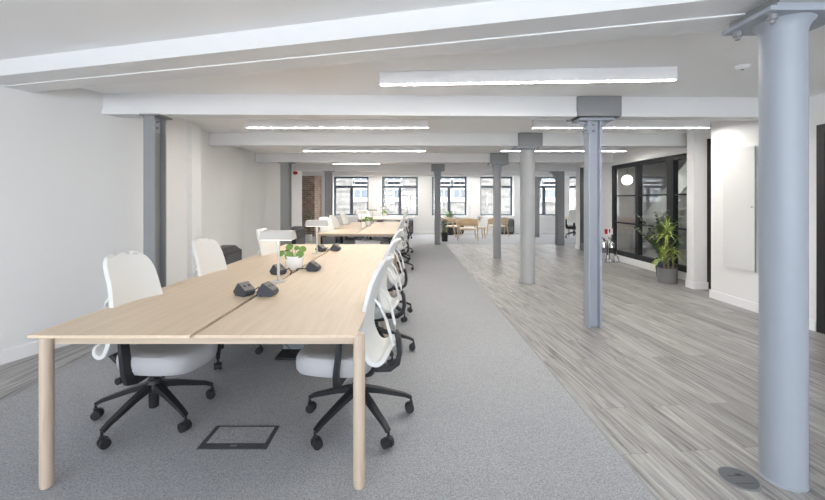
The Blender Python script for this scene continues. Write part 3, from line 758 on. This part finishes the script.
# ------------------------------------------------------------------ black fan heater units
def unit(X, Y, rz, L, label, D=0.30, H=0.63):
    t = thing('heater_unit', label, 'heater', (X, Y, 0.0005), rz, 'black floor heater units')
    # long axis = local x, front = -y
    pr = [(-D/2, 0.06), (D/2, 0.06), (D/2, H), (-D/2+0.11, H), (-D/2, H-0.075)]
    m = Matrix(((0, 0, 1, 0), (1, 0, 0, 0), (0, 1, 0, 0), (0, 0, 0, 1)))
    mb = MB(); mb.prism(pr, -L/2, L/2, m); mb.build('casing', M_unit, t, smooth=False, bevel=0.006)
    MB().box(-L/2+0.03, L/2-0.03, -D/2+0.03, D/2-0.03, 0, 0.06).build('plinth', M_black, t, smooth=False)
    mb = MB()
    for i in range(8): mb.box(-L/2+0.05, L/2-0.05, -D/2+0.125+i*0.019, -D/2+0.134+i*0.019, H+0.0005, H+0.008)
    mb.build('top_grille', M_unit2, t, smooth=False)
    mb = MB()
    for i in range(7): mb.box(-L/2+0.06, L/2-0.06, -D/2-0.006, -D/2-0.0005, 0.36+i*0.026, 0.374+i*0.026)
    mb.build('front_grille', M_unit2, t, smooth=False)
    MB().box(-L/2+0.03, L/2-0.03, -D/2-0.005, -D/2-0.0005, 0.10, 0.33).build('access_panel', M_unit2, t, smooth=False)
unit(-2.93, 6.30, PI/2, 0.62, 'black floor heater unit by the left wall beside the nearest desk')
unit(-3.16, 11.0, PI/2, 0.95, 'black floor heater unit by the left wall beside the tall leafy plant')
unit(3.85, 16.15, 0, 0.75, 'black floor heater unit behind the right-hand lounge chair')
unit(-0.09, 16.2, 0, 0.5, 'black floor heater unit under the window at the end of the desks')
unit(1.75, 16.18, 0, 0.9, 'black floor heater unit under the window behind the leftmost lounge chair')

# ------------------------------------------------------------------ wall things
t = thing('wall_panel', 'plain white rectangular board mounted on the right wall', 'panel', (XR-0.0165, 5.115, 0.49))
MB().box(-0.020, -0.002, -0.245, 0.245, 0, 1.55).build('board', M_board, t, smooth=False, bevel=0.002)
MB().box(-0.002, 0.016, -0.225, 0.225, 0.02, 1.53).build('shadow_gap_backing', M_unit2, t, smooth=False)  # dark inset backing stands in for the shadow round the board
MB().box(-0.019, -0.003, -0.25, -0.2455, 0.0, 1.55).build('edge_trim', M_boxl, t, smooth=False)
MB().cyl((-0.0202, -0.21, 0.8), (-0.027, -0.21, 0.8), 0.008, n=12).build('knob', M_boxl, t)
t = thing('light_switch', 'small white switch plate on the wall beside the black door', 'switch', (XR-0.0055, 4.36, 1.1))
MB().box(-0.005, 0.005, -0.04, 0.04, -0.04, 0.04).build('plate', M_trim, t, smooth=False, bevel=0.002)
MB().box(-0.009, -0.0052, -0.012, 0.012, -0.02, 0.02).build('rocker', M_trim, t, smooth=False)
t = thing('fire_alarm', 'round red alarm sounder high on the left wall', 'alarm', (-3.42, 12.0, 2.2))
mm = Matrix.Rotation(PI/2, 4, 'Y')
MB().lathe([(0.05, -0.07), (0.05, 0.0), (0.035, 0.05), (0.0, 0.055)], 24, mat=mm).build('sounder', M_red, t)
MB().lathe([(0.06, -0.09), (0.06, -0.07)], 24, mat=mm).build('back_plate', M_red, t)

# ------------------------------------------------------------------ glass partition
t = thing('glass_partition', 'black framed glazed partition with horizontal bars behind the tall plants', 'partition', (4.80, 7.8, 0.131))
y0, y1 = 6.312-7.8, 9.35-7.8; H = 2.05
mb = MB(); mb.box(-0.04, 0.04, y0, y1, 0, 0.10); mb.box(-0.04, 0.04, y0, y1, H-0.085, H); mb.box(-0.04, 0.04, y0, y0+0.06, 0.10, H-0.085); mb.box(-0.04, 0.04, y1-0.08, y1, 0.10, H-0.085)
mb.build('partition_frame', M_dark, t, smooth=False)
cols = [(y0+0.06, 7.17-7.8), (7.36-7.8, 8.27-7.8), (8.38-7.8, y1-0.08)]
for a, b in ((7.17, 7.36), (8.27, 8.38)):
    MB().box(-0.045, 0.045, a-7.8, b-7.8, 0.10, H-0.085).build('mullion', M_dark, t, smooth=False)
for a, b in cols:
    for z in (0.735, 1.345): MB().box(-0.025, 0.025, a, b, z-0.016, z+0.016).build('glazing_bar', M_dark, t, smooth=False)
    MB().box(-0.004, 0.004, a, b, 0.10, H-0.085).build('pane', M_glass2, t, smooth=False)
# stair in the room behind it
t = thing('staircase', 'pale staircase with solid slanting balustrade seen behind the partition glass', 'stairs', (6.3, 11.0, 0))
n = 12; run, rise = 0.25, 0.2
for k in range(n):
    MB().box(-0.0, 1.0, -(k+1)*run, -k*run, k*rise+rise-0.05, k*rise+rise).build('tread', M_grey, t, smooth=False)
mb = MB(); m = Matrix(((0, 0, 1, 0), (1, 0, 0, 0), (0, 1, 0, 0), (0, 0, 0, 1)))
mb.prism([(0.1, 0.05), (0.1, 0.62), (-n*run, 0.62+n*rise*0.99), (-n*run, 0.05+n*rise)][::-1], -0.05, -0.002, m); mb.build('balustrade', M_balu, t, smooth=False)
t = thing('globe_lamp', 'glowing white globe pendant lamp behind the partition glass', 'lamp', (5.62, 10.27, 1.77))
MB().lathe([(0.0, 0.0)] + [(0.13*math.sin(PI*i/14), 0.13-0.13*math.cos(PI*i/14)) for i in range(1, 14)] + [(0.0, 0.26)], 24).build('globe', M_globe, t)
MB().cyl((0, 0, 0.26), (0, 0, 0.695), 0.005, n=8).build('cord', M_black, t)

# ------------------------------------------------------------------ fire extinguishers by the partition
def extinguisher(X, Y, z, label, mat, band):
    t = thing('fire_extinguisher', label, 'fire extinguisher', (X, Y, z), 0.3)
    MB().lathe([(0.06, 0), (0.064, 0.01), (0.064, 0.36), (0.055, 0.40), (0.025, 0.425), (0.022, 0.45), (0.0, 0.45)], 28).build('cylinder', mat, t)
    MB().lathe([(0.0655, 0.18), (0.0655, 0.30)], 28).build('label_band', band, t)
    mb = MB(); mb.cyl((0, 0, 0.44), (0, 0, 0.48), 0.02, n=12); mb.bar([(0.02, 0, 0.48), (-0.09, 0, 0.50)], 0.022, 0.012); mb.bar([(0.02, 0, 0.495), (-0.09, 0, 0.535)], 0.022, 0.010)
    mb.build('valve_handle', M_black, t, smooth=False)
    MB().tube([(0.02, 0, 0.46), (0.075, -0.02, 0.44), (0.085, -0.02, 0.30), (0.078, -0.02, 0.12)], 0.011, 8).build('hose', M_black, t)
t = thing('extinguisher_stand', 'steel fire extinguisher stand with white sign plate beside the partition', 'stand', (4.51, 8.92, 0.0005))
MB().box(-0.22, 0.16, -0.14, 0.12, 0, 0.02).build('stand_base', M_chrome, t, smooth=False, bevel=0.005)
mb = MB(); mb.bar([(0.10, 0.09, 0.02), (0.06, 0.09, 0.62)], 0.03, 0.012); mb.bar([(0.15, -0.08, 0.02), (0.07, 0.05, 0.40)], 0.03, 0.012, up=(1, 0, 0)); mb.build('upright', M_chrome, t, smooth=False)
s = MB().box(-0.10, 0.09, 0.075, 0.083, 0.60, 0.735).build('sign_plate', M_trim, t, smooth=False)
mb = MB(); mb.box(-0.095, -0.03, 0.0725, 0.0745, 0.61, 0.725); mb.box(0.0, 0.03, 0.0725, 0.0745, 0.64, 0.725); mb.build('sign_symbol', M_red, s, smooth=False)
extinguisher(4.505, 8.86, 0.021, 'polished steel fire extinguisher on a stand, right one of the two by the partition', M_chrome, M_black)
extinguisher(4.36, 8.92, 0.021, 'polished steel fire extinguisher half hidden by the column, left one of the two', M_chrome, M_unit2)

# ------------------------------------------------------------------ plants on the floor
t = thing('potted_plant', 'bright yellow-green dracaena in a low grey pot before the glass partition', 'plant', (4.305, 6.64, 0.0005))
MB().lathe([(0.137, 0), (0.142, 0.004), (0.145, 0.25), (0.133, 0.25), (0.133, 0.225), (0.0, 0.225)], 40).build('pot', M_potg, t)
MB().lathe([(0.132, 0.226), (0.0, 0.232)], 24).build('soil', M_soil, t)
canes = [((0.02, 0.0), (0.01, 0.02, 0.84)), ((-0.07, -0.04), (-0.10, -0.06, 0.47)), ((0.07, -0.03), (0.07, -0.06, 0.50))]
ml, mc = MB(), MB()
for (a, top), nl, ll in zip(canes, (52, 40, 30), (0.35, 0.30, 0.26)):
    mc.tube([(a[0], a[1], 0.22), ((a[0]+top[0])/2, (a[1]+top[1])/2, top[2]*0.6), top], 0.014, 8)
    for i in range(nl):
        th = i*2.4; el = random.uniform(0.1, 1.25)
        d = Vector((math.cos(th)*math.cos(el), math.sin(th)*math.cos(el), math.sin(el)))
        ml.leaf(Vector(top) + Vector((0, 0, random.uniform(-0.10, 0.05))), d, (0, 0, 1), ll*random.uniform(0.7, 1.1), 0.027, 0.75*math.cos(el), 7)
ml.build('leaves', M_leafy, t, keepn=True); mc.build('canes', M_cane, t)
t = thing('potted_plant', 'dark green bushy plant in a dark blue pot, behind the yellow-green dracaena', 'plant', (4.52, 7.08, 0.0005))
MB().lathe([(0.10, 0), (0.105, 0.004), (0.135, 0.33), (0.125, 0.33), (0.12, 0.30), (0.0, 0.30)], 36).build('pot', M_potb, t)
MB().lathe([(0.12, 0.301), (0.0, 0.308)], 24).build('soil', M_soil, t)
ml, mc = MB(), MB()
for i in range(34):
    th = i*2.4; rr = random.uniform(0.05, 0.55); hh = random.uniform(0.6, 1.2) - rr*0.25
    tx, ty = rr*math.cos(th), rr*math.sin(th)*0.75
    tx = min(tx, 0.08)
    P = [Vector((0.04*math.cos(th), 0.04*math.sin(th), 0.30)), Vector((tx*0.35, ty*0.35, 0.3+(hh-0.3)*0.55)), Vector((tx, ty, hh))]
    mc.tube(P, [0.008, 0.006, 0.003], 6)
    for j in range(18):
        u = 0.25 + 0.75*j/17
        p = P[0].lerp(P[1], u*2) if u < 0.5 else P[1].lerp(P[2], (u-0.5)*2)
        a = th + (PI/2 if j % 2 else -PI/2) + random.uniform(-0.5, 0.5)
        ml.leaf(p, (math.cos(a)*0.8, math.sin(a)*0.8, 0.55), (0, 0, 1), random.uniform(0.085, 0.14), 0.052, 0.2, 4)
ml.build('leaves', M_leafd, t, keepn=True); mc.build('stems', M_stem, t)

def bushy(X, Y, pot, label, mat, H, R, n, ll, lw, potm, potr, poth, z=0.0005, shrink=1.0):
    t = thing('potted_plant', label, 'plant', (X, Y, z))
    MB().lathe([(potr*0.85, 0), (potr, poth), (potr*0.9, poth), (potr*0.9, poth*0.92), (0, poth*0.92)], 28).build('pot', potm, t)
    ml, mc = MB(), MB()
    for i in range(n):
        th = i*2.4; rr = R*random.uniform(0.2, 1); hh = poth + (H-poth)*random.uniform(0.35, 1)
        tip = Vector((rr*math.cos(th), rr*math.sin(th), hh))
        P = [Vector((0, 0, poth*0.9)), Vector((tip.x*0.3, tip.y*0.3, poth+(hh-poth)*0.6)), tip]
        mc.tube(P, 0.005, 5)
        for j in range(6):
            u = 0.4+0.6*j/5; p = P[0].lerp(P[1], u*2) if u < 0.5 else P[1].lerp(P[2], (u-0.5)*2)
            a = th + random.uniform(-1.6, 1.6)
            ml.leaf(p, (math.cos(a), math.sin(a), random.uniform(0.0, 0.9)), (0, 0, 1), ll*random.uniform(0.7, 1.2), lw, 0.3, 4)
    ml.build('leaves', mat, t, keepn=True); mc.build('stems', M_stem, t)
bushy(-3.32, 13.15, None, 'tall thin dark leafy plant in a white pot by the brick wall', M_leafd, 1.12, 0.2, 26, 0.13, 0.05, M_pot, 0.11, 0.24)
bushy(1.18, 13.3, None, 'dark leafy plant on the carpet half hidden by the slim column at the carpet edge', M_leafd, 0.78, 0.2, 16, 0.17, 0.06, M_black, 0.12, 0.3)
bushy(1.62, 15.75, None, 'light green plant rising behind the leftmost lounge chair', M_leaf, 1.02, 0.2, 18, 0.15, 0.06, M_black, 0.14, 0.55)

# ------------------------------------------------------------------ lounge chairs
def make_lounge(label):
    t = thing('lounge_chair', label, 'armchair', (0, 0, 0), 0, 'oak lounge chairs')
    # faces +Y; wraparound shell
    def shell(u, v):
        a = math.radians(-118 + 236*u) - PI/2
        k = abs(u*2-1)
        r = 0.345 + 0.02*v
        ztop = 0.735 - 0.13*k**2.2; hgt = 0.215*(1-k**3)+0.045
        return Vector((r*1.05*math.cos(a), r*0.95*math.sin(a) + 0.0, ztop - hgt*(1-v)))
    MB().grid(shell, 33, 5).build('back_shell', M_oak2, t, solid=0.022)
    for sx, sy in ((-1, 1), (1, 1), (-1, -1), (1, -1)):
        if sy > 0: p, q = (sx*0.345, 0.30, 0), (sx*0.325, 0.14, 0.60)
        else: p, q = (sx*0.30, -0.34, 0), (sx*0.24, -0.22, 0.58)
        MB().cyl(p, q, 0.017, 0.023, 14).build('leg', M_oak2, t)
    MB().slab(sup_ell(0.30, 0.29, 2.6, 40), [(0.9, 0.365), (1.0, 0.372), (1.0, 0.385), (0.95, 0.392)], lambda p: p + Vector((0, 0.03, 0))).build('seat', M_oak2, t)
    MB().slab(sup_ell(0.28, 0.265, 2.6, 40), [(0.95, 0.3925), (1.0, 0.405), (0.99, 0.42), (0.9, 0.43), (0.5, 0.434)], lambda p: p + Vector((0, 0.035, 0))).build('seat_cushion', M_cushion, t)
    return t
lc = make_lounge('oak lounge chair in the middle, facing the viewer with its rounded back behind')
lc.location = (px(467.5, 13.75), 13.75, 0.006); lc.rotation_euler = (0, 0, face(-0.12, -1))
dup(lc, (px(451.5, 15.0), 15.0, 0.006), face(0.9, -0.45), 'leftmost oak lounge chair, facing right, below the light green plant')
dup(lc, (px(498, 15.1), 15.1, 0.006), face(-0.1, 1.0), 'rightmost oak lounge chair, alone behind the slim steel column')
t = thing('side_table', 'small round oak side table beside the middle lounge chair', 'table', (px(481.5, 14.4), 14.4, 0.006))
MB().lathe([(0.19, 0.37), (0.2, 0.375), (0.2, 0.392), (0.195, 0.397), (0, 0.397)], 32).build('tabletop', M_oak2, t)
for k in range(3):
    a = k*2*PI/3+0.5
    MB().cyl((0.17*math.cos(a), 0.17*math.sin(a), 0), (0.12*math.cos(a), 0.12*math.sin(a), 0.3705), 0.016, 0.02, 12).build('leg', M_oak2, t)
bushy(px(477.5, 14.45), 14.45, None, 'small green plant in a pot on the small round side table', M_leafd, 0.40, 0.13, 10, 0.13, 0.06, M_pot, 0.07, 0.12, 0.4035)

# ------------------------------------------------------------------ street outside
YF = 25.0
t = thing('building', 'pale brick building with white framed windows across the street', 'building', (0, YF, -6))
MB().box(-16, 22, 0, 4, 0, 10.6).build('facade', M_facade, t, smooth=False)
def sash(X, z0, w, h):
    z = z0 + 6
    f = MB(); f.box(X-w/2-0.14, X+w/2+0.14, -0.09, -0.001, z-0.3, z-0.02); f.box(X-w/2-0.1, X-w/2, -0.07, -0.001, z-0.02, z+h+0.1); f.box(X+w/2, X+w/2+0.1, -0.07, -0.001, z-0.02, z+h+0.1); f.box(X-w/2, X+w/2, -0.07, -0.001, z+h, z+h+0.1)
    f.box(X-0.03, X+0.03, -0.05, -0.02, z, z+h); f.box(X-w/2, X+w/2, -0.05, -0.02, z+h/2-0.03, z+h/2+0.03)
    fo = f.build('window', M_sash, t, smooth=False)
    MB().box(X-w/2, X+w/2, -0.018, -0.002, z, z+h).build('pane', M_pane, fo, smooth=False)
for pxc in (361, 394, 444, 460, 549, 590, 320):
    X = px(pxc, YF); sash(X, pz(197, YF) , 0.78, 0.95); sash(X, pz(184, YF), 0.82, 1.2)
for pxc in (340, 376, 425, 470, 505, 528, 565): sash(px(pxc, YF), pz(236, YF), 0.8, 1.1)
MB().box(-16, 22, -0.12, -0.001, 6+pz(216, YF)-0.5, 6+pz(216, YF)).build('stone_band', M_sash, t, smooth=False)
struct(MB().box(-16, 22, YB+0.6, YF, -6.1, -6.0).build('street', M_paving, smooth=False))

# ------------------------------------------------------------------ world, camera, light
w = bpy.data.worlds.new('overcast'); bpy.context.scene.world = w; w.use_nodes = True
bg = w.node_tree.nodes['Background']; bg.inputs['Color'].default_value = (0.92, 0.96, 1.0, 1); bg.inputs['Strength'].default_value = 7.0
def portal(x, y, z, sx, sz, inward):
    l = bpy.data.lights.new('window_portal', 'AREA'); l.shape = 'RECTANGLE'; l.size = sx; l.size_y = sz; l.cycles.is_portal = True
    ob = bpy.data.objects.new('window_portal', l); C.objects.link(ob); ob.location = (x, y, z)
    ob.rotation_euler = (PI/2, 0, 0) if inward > 0 else (-PI/2, 0, 0)
for a, b in edges: portal((a+b)/2, YB+0.34, (wz0+wz1)/2, b-a, wz1-wz0, -1)
for a, b in RW: portal((a+b)/2, YR-0.29, 1.375, b-a, 1.85, 1)

cam = bpy.data.cameras.new('camera'); co = bpy.data.objects.new('camera', cam); C.objects.link(co)
co.location = (0, 0, HC); co.rotation_euler = (PI/2, 0, 0)
cam.sensor_fit = 'HORIZONTAL'; cam.sensor_width = 36; cam.lens = 36*F/825
cam.shift_x = (412.5-VX)/825; cam.shift_y = -(250-VY)/825; cam.clip_start = 0.05
S = bpy.context.scene; S.camera = co
S.view_settings.view_transform = 'Standard'; S.view_settings.look = 'None'; S.view_settings.gamma = 1; S.view_settings.use_curve_mapping = False
S.view_settings.exposure = 1.03
S.cycles.use_denoising = True
S.cycles.max_bounces = 12; S.cycles.diffuse_bounces = 7; S.cycles.transparent_max_bounces = 16
S.cycles.sample_clamp_indirect = 8
